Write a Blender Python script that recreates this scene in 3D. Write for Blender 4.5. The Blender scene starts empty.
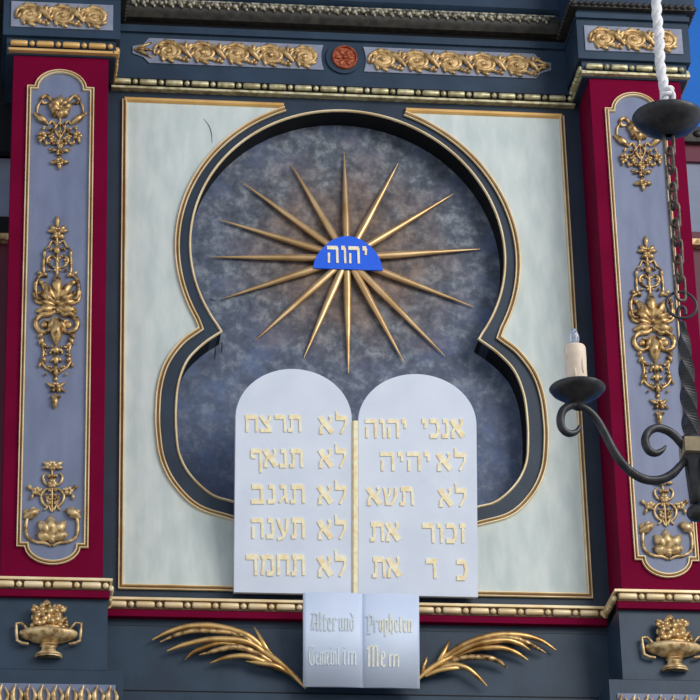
import bpy, math, random
from mathutils import Vector, Matrix
from mathutils.geometry import tessellate_polygon
random.seed(7)
PI = math.pi
sc = bpy.context.scene
COL = sc.collection

# ------------------------------------------------------------------ camera
F, YAW, PIT, ROL = 3105.6165, 0.1306352, 0.4360779, -0.02585698
CP = Vector((-1.83298, -13.913028, -5.2466168))
cyw, syw, cpt, spt = math.cos(YAW), math.sin(YAW), math.cos(PIT), math.sin(PIT)
FW = Vector((syw*cpt, cyw*cpt, spt)); RT = Vector((cyw, -syw, 0)); UP = RT.cross(FW)
R2 = RT*math.cos(ROL) + UP*math.sin(ROL); U2 = -RT*math.sin(ROL) + UP*math.cos(ROL)
cam_d = bpy.data.cameras.new('camera'); cam = bpy.data.objects.new('camera', cam_d); COL.objects.link(cam)
cam_d.sensor_width = 36; cam_d.lens = F/700*36; cam_d.clip_end = 200
cam.matrix_world = Matrix(((R2.x, U2.x, -FW.x, CP.x), (R2.y, U2.y, -FW.y, CP.y), (R2.z, U2.z, -FW.z, CP.z), (0, 0, 0, 1)))
sc.camera = cam

def at(u, v, Y=0.0):
    "measured point of the photograph -> point on the upright plane at depth Y"
    r = FW*F + R2*(u-350) - U2*(v-350)
    return CP + r*((Y-CP.y)/r.y)
def onplane(u, v, p, n):
    r = FW*F + R2*(u-350) - U2*(v-350)
    return CP + r*((p-CP).dot(n)/r.dot(n))

# ------------------------------------------------------------------ materials
def lin(c): return tuple(((x/255)/12.92 if x/255 <= .04045 else ((x/255+.055)/1.055)**2.4) for x in c)
def mat(name, c1, c2=None, scale=8, rough=.5, metal=0, lo=.35, hi=.65, detail=4, bump=0, bscale=60, spec=.5, stretch=None):
    m = bpy.data.materials.new(name); m.use_nodes = True
    nt = m.node_tree; b = nt.nodes['Principled BSDF']
    b.inputs['Roughness'].default_value = rough; b.inputs['Metallic'].default_value = metal
    b.inputs['Specular IOR Level'].default_value = spec
    tc = nt.nodes.new('ShaderNodeTexCoord')
    vec = tc.outputs['Object']
    if stretch:
        mp = nt.nodes.new('ShaderNodeMapping'); mp.inputs['Scale'].default_value = stretch
        nt.links.new(vec, mp.inputs[0]); vec = mp.outputs[0]
    if c2 is None: b.inputs['Base Color'].default_value = (*lin(c1), 1)
    else:
        n = nt.nodes.new('ShaderNodeTexNoise'); n.inputs['Scale'].default_value = scale; n.inputs['Detail'].default_value = detail
        r = nt.nodes.new('ShaderNodeValToRGB')
        r.color_ramp.elements[0].position = lo; r.color_ramp.elements[0].color = (*lin(c1), 1)
        r.color_ramp.elements[1].position = hi; r.color_ramp.elements[1].color = (*lin(c2), 1)
        nt.links.new(vec, n.inputs['Vector']); nt.links.new(n.outputs['Fac'], r.inputs[0]); nt.links.new(r.outputs[0], b.inputs['Base Color'])
    if bump:
        n2 = nt.nodes.new('ShaderNodeTexNoise'); n2.inputs['Scale'].default_value = bscale; n2.inputs['Detail'].default_value = 3
        bp = nt.nodes.new('ShaderNodeBump'); bp.inputs['Strength'].default_value = bump; bp.inputs['Distance'].default_value = .004
        nt.links.new(vec, n2.inputs['Vector']); nt.links.new(n2.outputs['Fac'], bp.inputs['Height']); nt.links.new(bp.outputs[0], b.inputs['Normal'])
    return m
M = {}
M['navy'] = mat('navy_paint', (30, 48, 66), (40, 61, 80), 5, .45, bump=.15, bscale=25, spec=.4)
M['navy2'] = mat('navy_paint_frame', (30, 44, 60), (38, 54, 71), 5, .45, bump=.1, spec=.4)
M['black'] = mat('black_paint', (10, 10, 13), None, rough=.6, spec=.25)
M['maroon'] = mat('maroon_paint', (106, 4, 42), (115, 6, 47), 4, .7, bump=.1, bscale=30, spec=.04)
M['pale'] = mat('pale_green_paint', (192, 203, 198), (212, 219, 213), 9, .65, bump=.15, bscale=18, detail=6, stretch=(1.6, 1, .5))
M['inset'] = mat('grey_blue_paint', (106, 114, 140), (119, 127, 153), 6, .5, bump=.1, stretch=(2, 1, .6))
M['gold'] = mat('aged_gold_leaf', (98, 68, 36), (208, 172, 116), 34, .36, .6, .36, .56, bump=.35, bscale=90)
M['ray_gold'] = mat('sunray_gilding', (182, 142, 92), (224, 188, 138), 5, .33, .6, .3, .65)
M['gold_line'] = mat('gilt_line', (222, 190, 134), (248, 226, 182), 6, .4, .15, .3, .6)
M['gold_top'] = mat('ochre_gilding', (206, 156, 86), (232, 186, 114), 6, .45, .3, .3, .6)
M['bead_gilt'] = mat('pale_bead_gilding', (160, 146, 104), (222, 212, 168), 30, .42, .4, .35, .6)
M['gold_pale'] = mat('worn_pale_gilding', (136, 104, 62), (226, 196, 144), 30, .42, .5, .35, .6, bump=.2)
M['gold_frieze'] = mat('warm_gold_frieze', (140, 106, 60), (220, 184, 126), 34, .4, .4, .34, .58, bump=.3, bscale=80)
M['frieze_ground'] = mat('pale_grey_frieze_ground', (126, 132, 150), (146, 150, 164), 20, .55)
M['groove'] = mat('groove_brown', (112, 82, 46), (140, 106, 62), 20, .5, .2)  # brown, darker than the gilt beads on either side
M['gold_dark'] = mat('dark_bronze_ground', (62, 44, 26), (96, 68, 36), 30, .5, .4)
M['silver'] = mat('dull_silvered_carving', (70, 66, 56), (190, 182, 158), 40, .5, .35, .38, .62, bump=.4, bscale=70)
M['cove'] = mat('dark_brown_cove', (30, 28, 26), (58, 54, 46), 25, .5)
M['tablet'] = mat('white_blue_paint', (212, 219, 232), (222, 228, 240), 5, .5)
M['page'] = mat('page_paint', (206, 218, 238), (216, 226, 244), 5, .5)
M['letter'] = mat('gilt_letter', (246, 220, 166), (255, 244, 208), 40, .45, .0, .35, .6)
M['letter_faint'] = mat('faded_letter', (206, 215, 222), (222, 228, 230), 60, .5, 0, .4, .6)
M['letter_white'] = mat('worn_bright_letter', (226, 222, 196), (242, 240, 232), 40, .4, 0, .4, .6)
M['sunblue'] = mat('bright_blue_enamel', (16, 92, 226), (24, 100, 232), 60, .3)
M['iron'] = mat('wrought_iron', (40, 40, 43), (62, 61, 63), 30, .42, .4, bump=.4, bscale=45)
M['chain'] = mat('weathered_chain_iron', (58, 50, 46), (112, 98, 84), 60, .45, .4)
M['brass'] = mat('dull_brass_strap', (150, 134, 104), (176, 158, 128), 30, .4, .4)
M['wax'] = mat('candle_cover', (222, 200, 178), (232, 212, 192), 30, .6)
M['rope'] = mat('white_rope', (214, 212, 216), (238, 236, 238), 60, .8, bump=.5, bscale=200)
M['red_medal'] = mat('red_gilt_rosette', (140, 62, 36), (190, 104, 62), 60, .45, .35)
M['vault'] = mat('blue_vault', (40, 118, 205), (48, 128, 214), 2, .8)
M['greyside'] = mat('grey_side_panel', (120, 128, 150), (134, 142, 162), 3, .6)
M['dmaroon'] = mat('dark_maroon_paint', (84, 8, 36), (96, 12, 44), 3, .5)
M['stone'] = mat('stone_floor', (120, 112, 100), (140, 132, 120), 3, .6)
g = bpy.data.materials.new('bulb_glass'); g.use_nodes = True; b = g.node_tree.nodes['Principled BSDF']
b.inputs['Transmission Weight'].default_value = .75; b.inputs['Roughness'].default_value = .08; b.inputs['Base Color'].default_value = (.85, .87, .9, 1)
M['glass'] = g
M['frost'] = mat('frosted_bulb', (168, 176, 186), None, rough=.25)

def niche_mat():
    m = bpy.data.materials.new('mottled_cloud_painting'); m.use_nodes = True; nt = m.node_tree; N = nt.nodes; Lk = nt.links
    b = N['Principled BSDF']; b.inputs['Roughness'].default_value = .6
    tc = N.new('ShaderNodeTexCoord')
    n1 = N.new('ShaderNodeTexNoise'); n1.inputs['Scale'].default_value = 17; n1.inputs['Detail'].default_value = 8; n1.inputs['Roughness'].default_value = .66; n1.inputs['Distortion'].default_value = .15
    r1 = N.new('ShaderNodeValToRGB'); e = r1.color_ramp.elements
    e[0].position = .34; e[0].color = (*lin((56, 62, 72)), 1); e[1].position = .68; e[1].color = (*lin((144, 150, 154)), 1)
    k = e.new(.5); k.color = (*lin((86, 93, 104)), 1)
    n2 = N.new('ShaderNodeTexNoise'); n2.inputs['Scale'].default_value = 6; n2.inputs['Detail'].default_value = 4
    r2 = N.new('ShaderNodeValToRGB'); r2.color_ramp.elements[0].position = .5; r2.color_ramp.elements[1].position = .66
    mx = N.new('ShaderNodeMix'); mx.data_type = 'RGBA'; mx.inputs['B'].default_value = (*lin((88, 108, 148)), 1)
    ml = N.new('ShaderNodeMath'); ml.operation = 'MULTIPLY'; ml.inputs[1].default_value = .45
    for a in (n1, n2): Lk.new(tc.outputs['Object'], a.inputs['Vector'])
    Lk.new(n1.outputs['Fac'], r1.inputs[0]); Lk.new(n2.outputs['Fac'], r2.inputs[0]); Lk.new(r2.outputs[0], ml.inputs[0])
    vd = N.new('ShaderNodeVectorMath'); vd.operation = 'DISTANCE'; vd.inputs[1].default_value = (.02, .15, 2.0); Lk.new(tc.outputs['Object'], vd.inputs[0])
    md = N.new('ShaderNodeMapRange'); md.inputs['From Min'].default_value = .5; md.inputs['From Max'].default_value = 1.3; md.inputs['To Max'].default_value = .42
    Lk.new(vd.outputs['Value'], md.inputs['Value']); as_ = N.new('ShaderNodeMath'); as_.operation = 'ADD'; as_.use_clamp = True
    Lk.new(ml.outputs[0], as_.inputs[0]); Lk.new(md.outputs['Result'], as_.inputs[1])
    Lk.new(as_.outputs[0], mx.inputs['Factor']); Lk.new(r1.outputs[0], mx.inputs['A'])
    # painted brown aureole round the sun
    vm = N.new('ShaderNodeVectorMath'); vm.operation = 'DISTANCE'; vm.inputs[1].default_value = (.02, .15, 1.9)
    Lk.new(tc.outputs['Object'], vm.inputs[0])
    n3 = N.new('ShaderNodeTexNoise'); n3.inputs['Scale'].default_value = 6; n3.inputs['Detail'].default_value = 5; Lk.new(tc.outputs['Object'], n3.inputs['Vector'])
    ad = N.new('ShaderNodeMath'); ad.operation = 'MULTIPLY_ADD'; ad.inputs[1].default_value = -.9; Lk.new(n3.outputs['Fac'], ad.inputs[0]); Lk.new(vm.outputs['Value'], ad.inputs[2])
    mr = N.new('ShaderNodeMapRange'); mr.inputs['From Min'].default_value = -.2; mr.inputs['From Max'].default_value = .2; mr.inputs['To Min'].default_value = .85; mr.inputs['To Max'].default_value = 0
    Lk.new(ad.outputs[0], mr.inputs['Value'])
    m2 = N.new('ShaderNodeMix'); m2.data_type = 'RGBA'; Lk.new(mr.outputs[0], m2.inputs['Factor']); Lk.new(mx.outputs['Result'], m2.inputs['A'])
    r3 = N.new('ShaderNodeValToRGB'); r3.color_ramp.elements[0].position = .35; r3.color_ramp.elements[1].position = .7
    r3.color_ramp.elements[0].color = (*lin((76, 62, 56)), 1); r3.color_ramp.elements[1].color = (*lin((146, 120, 100)), 1)
    Lk.new(n1.outputs['Fac'], r3.inputs[0]); Lk.new(r3.outputs[0], m2.inputs['B']); Lk.new(m2.outputs['Result'], b.inputs['Base Color'])
    return m
M['niche'] = niche_mat()
M['palm_gold'] = mat('burnished_gold', (150, 108, 54), (224, 182, 116), 9, .3, .7, .36, .58, bump=.15)

# ------------------------------------------------------------------ mesh helpers
ORG = {}
def V(*a): return Vector(a)
def catmull(pts, n=5, closed=False):
    pts = [Vector(p) for p in pts]; out = []
    N = len(pts); rng = N if closed else N-1
    for i in range(rng):
        if closed: a, b, c, d = pts[i-1], pts[i], pts[(i+1) % N], pts[(i+2) % N]
        else:
            b, c = pts[i], pts[i+1]; a = pts[i-1] if i else b*2-c; d = pts[i+2] if i+2 < N else c*2-b
        for k in range(n):
            t = k/n
            out.append(.5*((2*b)+(c-a)*t+(2*a-5*b+4*c-d)*t*t+(-a+3*b-3*c+d)*t**3))
    if not closed: out.append(pts[-1])
    return out
class MB:
    def __init__(s): s.v = []; s.f = []; s.sm = []
    def add(s, vs, fs, sm=False):
        o = len(s.v); s.v += [Vector(p) for p in vs]; s.f += [tuple(i+o for i in f) for f in fs]; s.sm += [sm]*len(fs)
    def box(s, x0, x1, y0, y1, z0, z1):
        vs = [(x, y, z) for z in (z0, z1) for y in (y0, y1) for x in (x0, x1)]
        s.add(vs, [(0, 2, 3, 1), (4, 5, 7, 6), (0, 1, 5, 4), (2, 6, 7, 3), (0, 4, 6, 2), (1, 3, 7, 5)])
    def prism(s, poly, y0, y1, hole=None, map3=None):
        "XZ polygon extruded from y0 (front) to y1"
        loops = [poly] + ([hole] if hole else [])
        tris = tessellate_polygon([[Vector((p[0], p[1], 0)) for p in l] for l in loops])
        flat = [p for l in loops for p in l]; n = len(flat)
        mp = map3 or (lambda x, z, y: (x, y, z))
        vs = [mp(p[0], p[1], y0) for p in flat] + [mp(p[0], p[1], y1) for p in flat]
        fs = []
        for t in tris:
            a, b_, c = [Vector((flat[i][0], flat[i][1])) for i in t]
            ccw = (b_-a).x*(c-a).y-(b_-a).y*(c-a).x > 0
            t = t if ccw else t[::-1]
            fs.append(tuple(t)); fs.append(tuple(i+n for i in t[::-1]))
        o = 0
        for l in loops:
            for i in range(len(l)):
                j = (i+1) % len(l); fs.append((o+i, o+i+n, o+j+n, o+j))
            o += len(l)
        s.add(vs, fs)
    def tube(s, pts, rad, seg=8, ref=(0, 1, 0), fl=1.0, cap=True, closed=False, tw=0.0, sm=True):
        pts = [Vector(p) for p in pts]; n = len(pts)
        if not isinstance(rad, (list, tuple)): rad = [rad]*n
        if len(rad) != n:
            m = len(rad); rr = []
            for i in range(n):
                t = i/(n-1)*(m-1); k = min(int(t), m-2); rr.append(rad[k]+(rad[k+1]-rad[k])*(t-k))
            rad = rr
        ref = Vector(ref); vs = []
        for i in range(n):
            if closed: T = pts[(i+1) % n]-pts[i-1]
            else: T = pts[min(i+1, n-1)]-pts[max(i-1, 0)]
            if T.length < 1e-9: T = Vector((0, 0, 1))
            T.normalize(); B = T.cross(ref)
            if B.length < 1e-4: B = T.cross(Vector((1, .01, 0)))
            B.normalize(); Nn = B.cross(T).normalized()
            for k in range(seg):
                a = 2*PI*k/seg + tw*i
                vs.append(pts[i] + B*math.cos(a)*rad[i] + Nn*math.sin(a)*rad[i]*fl)
        fs = []
        for i in range(n if closed else n-1):
            j = (i+1) % n
            for k in range(seg):
                l = (k+1) % seg; fs.append((i*seg+k, i*seg+l, j*seg+l, j*seg+k))
        s.add(vs, fs, sm)
        if cap and not closed:
            s.add(vs[:seg], [tuple(range(seg))[::-1]], False); s.add(vs[-seg:], [tuple(range(seg))], False)
    def ell(s, c, rx, ry, rz, rot=0, n=10, m=6):
        c = Vector(c); vs = []; ca, sa = math.cos(rot), math.sin(rot)
        def q(x, y, z): return c + Vector((x*ca-z*sa, y, x*sa+z*ca))
        for i in range(1, m):
            p = PI*i/m
            for k in range(n):
                a = 2*PI*k/n; vs.append(q(rx*math.sin(p)*math.cos(a), -ry*math.cos(p), rz*math.sin(p)*math.sin(a)))
        vs.append(q(0, -ry, 0)); vs.append(q(0, ry, 0)); fs = []
        for i in range(m-2):
            for k in range(n): fs.append((i*n+k, i*n+(k+1) % n, (i+1)*n+(k+1) % n, (i+1)*n+k))
        t = (m-1)*n
        for k in range(n): fs.append((t, (k+1) % n, k)); fs.append((t+1, (m-2)*n+k, (m-2)*n+(k+1) % n))
        s.add(vs, fs, True)
    def lathe(s, c, prof, n=28):
        "profile of (r, z) turned about the vertical through c"
        c = Vector(c); vs = []; fs = []
        for r, z in prof:
            for k in range(n):
                a = 2*PI*k/n; vs.append(c+Vector((r*math.cos(a), r*math.sin(a), z)))
        for i in range(len(prof)-1):
            for k in range(n): fs.append((i*n+k, i*n+(k+1) % n, (i+1)*n+(k+1) % n, (i+1)*n+k))
        s.add(vs, fs, True)
    def sweep(s, path, prof, closed=False, y=0.0, sm=False):
        "moulding: XZ path, profile of (offset to the left of travel, depth toward viewer)"
        P = [Vector((p[0], p[1])) for p in path]; n = len(P); vs = []; m = len(prof)
        for i in range(n):
            if closed: a, c = P[i-1], P[(i+1) % n]
            else: a = P[i-1] if i else None; c = P[i+1] if i < n-1 else None
            d1 = (P[i]-a).normalized() if a is not None else None
            d2 = (c-P[i]).normalized() if c is not None else None
            if d1 is None: d1 = d2
            if d2 is None: d2 = d1
            n1 = Vector((-d1.y, d1.x)); n2 = Vector((-d2.y, d2.x)); nn = n1+n2
            if nn.length < 1e-6: nn = n1
            nn.normalize(); k = 1/max(.35, nn.dot(n1))
            for (o, h) in prof: vs.append((P[i].x+nn.x*o*k, y-h, P[i].y+nn.y*o*k))
        fs = []
        for i in range(n if closed else n-1):
            j = (i+1) % n
            for k in range(m-1): fs.append((i*m+k, j*m+k, j*m+k+1, i*m+k+1))
        s.add(vs, fs, sm)
        if not closed:
            s.add(vs[:m], [tuple(range(m))[::-1]]); s.add(vs[-m:], [tuple(range(m))])
    def build(s, name, m, parent=None):
        org = ORG.get(parent, Vector((0, 0, 0))) if parent else Vector((0, 0, 0))
        me = bpy.data.meshes.new(name); me.from_pydata([tuple(v-org) for v in s.v], [], s.f)
        me.polygons.foreach_set('use_smooth', s.sm); me.materials.append(M[m]); me.update(); me.validate()
        o = bpy.data.objects.new(name, me); COL.objects.link(o)
        if parent: o.parent = parent; ORG[o] = org
        return o
def tag(o, label, cat, group=None):
    o['label'] = label; o['category'] = cat
    if group: o['group'] = group
    return o
def thing(name, label, cat, loc=(0, 0, 0), group=None):
    o = bpy.data.objects.new(name, None); COL.objects.link(o); o.location = loc; o.empty_display_size = .05
    ORG[o] = Vector(loc); return tag(o, label, cat, group)
def copy_tree(o, parent=None):
    c = o.copy(); COL.objects.link(c); c.parent = parent
    for ch in list(o.children): copy_tree(ch, c)
    return c
def struct(o): o['kind'] = 'structure'; return o

DOUBLE = lambda w: [(-w/2, 0), (-w/2, .012), (-w*.36, .019), (-w*.2, .016), (-w*.12, .006), (w*.02, .006), (w*.1, .016), (w*.28, .021), (w*.44, .014), (w/2, 0)]
def twin(m_, path, w, y, closed=False, side=0):
    "two fine gilt beads with a groove between; side -1/0/1 shifts the pair across the path"
    o = side*w/2; b = w*.36
    m_.sweep(path, [(o+w/2-b+a, h) for a, h in SINGLE(b*1.0, .016)] and [(o+w/2-b/2+a, h) for a, h in SINGLE(b, .017)], closed, y)
    m_.sweep(path, [(o-w/2+b*.42+a, h) for a, h in SINGLE(b*.84, .013)], closed, y)
def groove(path, w, y, parent, closed=False, side=0):
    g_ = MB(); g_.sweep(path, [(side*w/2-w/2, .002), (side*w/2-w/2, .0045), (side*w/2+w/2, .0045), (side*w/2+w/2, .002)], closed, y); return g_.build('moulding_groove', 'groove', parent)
SINGLE = lambda w, h=.014: [(-w/2, 0), (-w*.42, h*.6), (-w*.2, h), (w*.2, h), (w*.42, h*.6), (w/2, 0)]

# ------------------------------------------------------------------ church shell
m = MB(); m.box(-9, 9, 3.0, 3.2, -7, 9); struct(m.build('wall_back', 'vault'))
m = MB(); m.box(-9, 9, -18, 3.2, -7.2, -7); struct(m.build('floor', 'stone'))

m = MB(); m.box(-9, 9, -5.2, 3.2, 6.0, 6.2); struct(m.build('shade_ceiling', 'vault'))  # unseen slab overhead, added to block light and darken the upper parts
# ------------------------------------------------------------------ curves of the niche frame
def arc(cx, cz, r, a0, a1, n):
    return [(cx+r*math.cos(math.radians(a0+(a1-a0)*i/n)), cz+r*math.sin(math.radians(a0+(a1-a0)*i/n))) for i in range(n+1)]
def mirror(pts): return [(-x, z) for x, z in pts][::-1]
cO, rO = 1.838, .877
a_top = math.degrees(math.asin((2.657-cO)/rO)); a_cusp = -math.degrees(math.acos(.760/rO))
outer_up = arc(0, cO, rO, a_top, a_cusp, 40)
lobeO = [(.760, 1.384), (.852, 1.306), (.927, 1.190), (.962, 1.065), (.972, .94), (.970, .82), (.947, .665), (.882, .531), (.768, .418), (.60, .362)]
outer_right = outer_up[:-1] + [(p.x, p.y) for p in catmull([(a, b, 0) for a, b in lobeO], 5)]
cI, rI = 1.853, .803
a_ci = -math.degrees(math.acos(.648/rI))
lobeI = [(.648, 1.372), (.74, 1.300), (.82, 1.205), (.862, 1.08), (.874, .95), (.872, .82), (.856, .70), (.800, .59), (.700, .495), (.597, .461)]
inner_right = arc(0, cI, rI, 90, a_ci, 50)[:-1] + [(p.x, p.y) for p in catmull([(a, b, 0) for a, b in lobeI], 5)]
opening = mirror(inner_right)[:-1] + inner_right           # closed: bottom-left, up and over, to bottom-right
outer_bottom = [(.4, .35), (0, .345), (-.4, .35)]
W, H = 1.15, 2.675

# ------------------------------------------------------------------ central panel with the niche
panel = thing('niche_panel', 'pale green central panel with dark blue trefoil frame round a painted recess', 'panel', (0, 0, 0))
board = [(-1.234, -.184), (1.234, -.184), (1.234, 2.80), (-1.234, 2.80)]
m = MB(); m.prism(board, 0, .15, hole=opening); m.build('frame_board', 'navy2', panel)
pale = [(-W, 0), (W, 0), (W, H)] + outer_right + outer_bottom + mirror(outer_right) + [(-W, H)]
m = MB(); m.prism(pale, -.008, .0)
pb = m.build('pale_field', 'pale', panel)
m = MB(); pts = catmull([at(204, 119, -.009), at(209, 126, -.009), at(211.5, 134, -.009), at(212, 143, -.009)], 4); m.tube(pts, [.001, .002, .002, .001], 5, fl=.4); ck = m.build('crack', 'gold_dark', pb); ck['label'] = 'dark hairline crack'
m = MB()
bp_ = [(-.318, H-.006), (-W+.012, H-.006), (-W+.012, .008), (W-.012, .008), (W-.012, H-.006), (.318, H-.006)]
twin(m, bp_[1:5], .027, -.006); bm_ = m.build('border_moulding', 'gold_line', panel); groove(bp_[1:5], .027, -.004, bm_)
for tp2 in ([(-.318, H-.006), (-W+.012, H-.006)], [(W-.012, H-.006), (.318, H-.006)]):
    m = MB(); m.sweep(tp2, SINGLE(.030, .018), y=-.006); m.build('top_moulding', 'gold_top', bm_)
tp_ = outer_right + outer_bottom + mirror(outer_right)
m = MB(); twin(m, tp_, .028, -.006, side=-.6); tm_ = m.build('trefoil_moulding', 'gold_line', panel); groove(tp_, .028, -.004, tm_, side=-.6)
m = MB(); m.sweep(opening, SINGLE(.013, .012), closed=True, y=0); m.build('opening_moulding', 'gold_line', panel)
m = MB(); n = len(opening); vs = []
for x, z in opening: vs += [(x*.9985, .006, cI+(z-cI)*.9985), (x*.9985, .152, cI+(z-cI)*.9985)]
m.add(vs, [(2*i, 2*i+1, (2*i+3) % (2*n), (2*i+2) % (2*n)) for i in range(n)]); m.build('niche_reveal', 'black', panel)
m = MB(); m.box(-1.1, 1.1, .151, .20, .2, 2.76)
m.build('painted_back', 'niche', panel)
m = MB()
for (u0, v0, u1, v1) in ((215, 345, 214.5, 361), (222, 342, 221, 353), (209, 299, 216, 301)):
    m.tube([at(u0, v0, .15), at((u0+u1)/2+.6, (v0+v1)/2, .15), at(u1, v1, .15)], [.001, .0028, .001], 5, fl=.3)
m.build('paint_run', 'black', panel)

# ------------------------------------------------------------------ sunburst
sun = thing('sunburst', 'gilded sunburst with a blue half disc bearing gold Hebrew letters in the niche', 'sunburst', (0.01, .15, 1.87))
tips = [(344, 152), (398, 163.5), (453, 194), (480, 249), (474, 307), (445, 356), (404, 362), (348.6, 373), (304, 357.5), (254.6, 341), (222, 299), (211, 257), (219, 219.5), (242, 182), (291, 164)]
for (u, v) in tips:
    m = MB(); c = at(347, 258, .118); t = at(u, v, .138); d = t-c
    m.tube([c+d*.12, c+d*.32, c+d*.6, c+d*.85, t], [.018, .0215, .015, .0075, .0020], 8, fl=.8)
    m.build('ray', 'ray_gold', sun)
cl = [at(313, 268, .1)] + [at(u, v, .1) for u, v in ((314.5, 261), (318, 253.5), (324, 246.5), (331, 240.5), (339, 237), (347, 235.8), (355, 237), (363, 240.5), (371, 246.5), (377, 253.5), (381, 262))] + [at(383, 270.3, .1)]
m = MB(); m.prism([(p.x, p.z) for p in cl][::-1], .10, .113); disc = m.build('half_disc', 'sunblue', sun)

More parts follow.
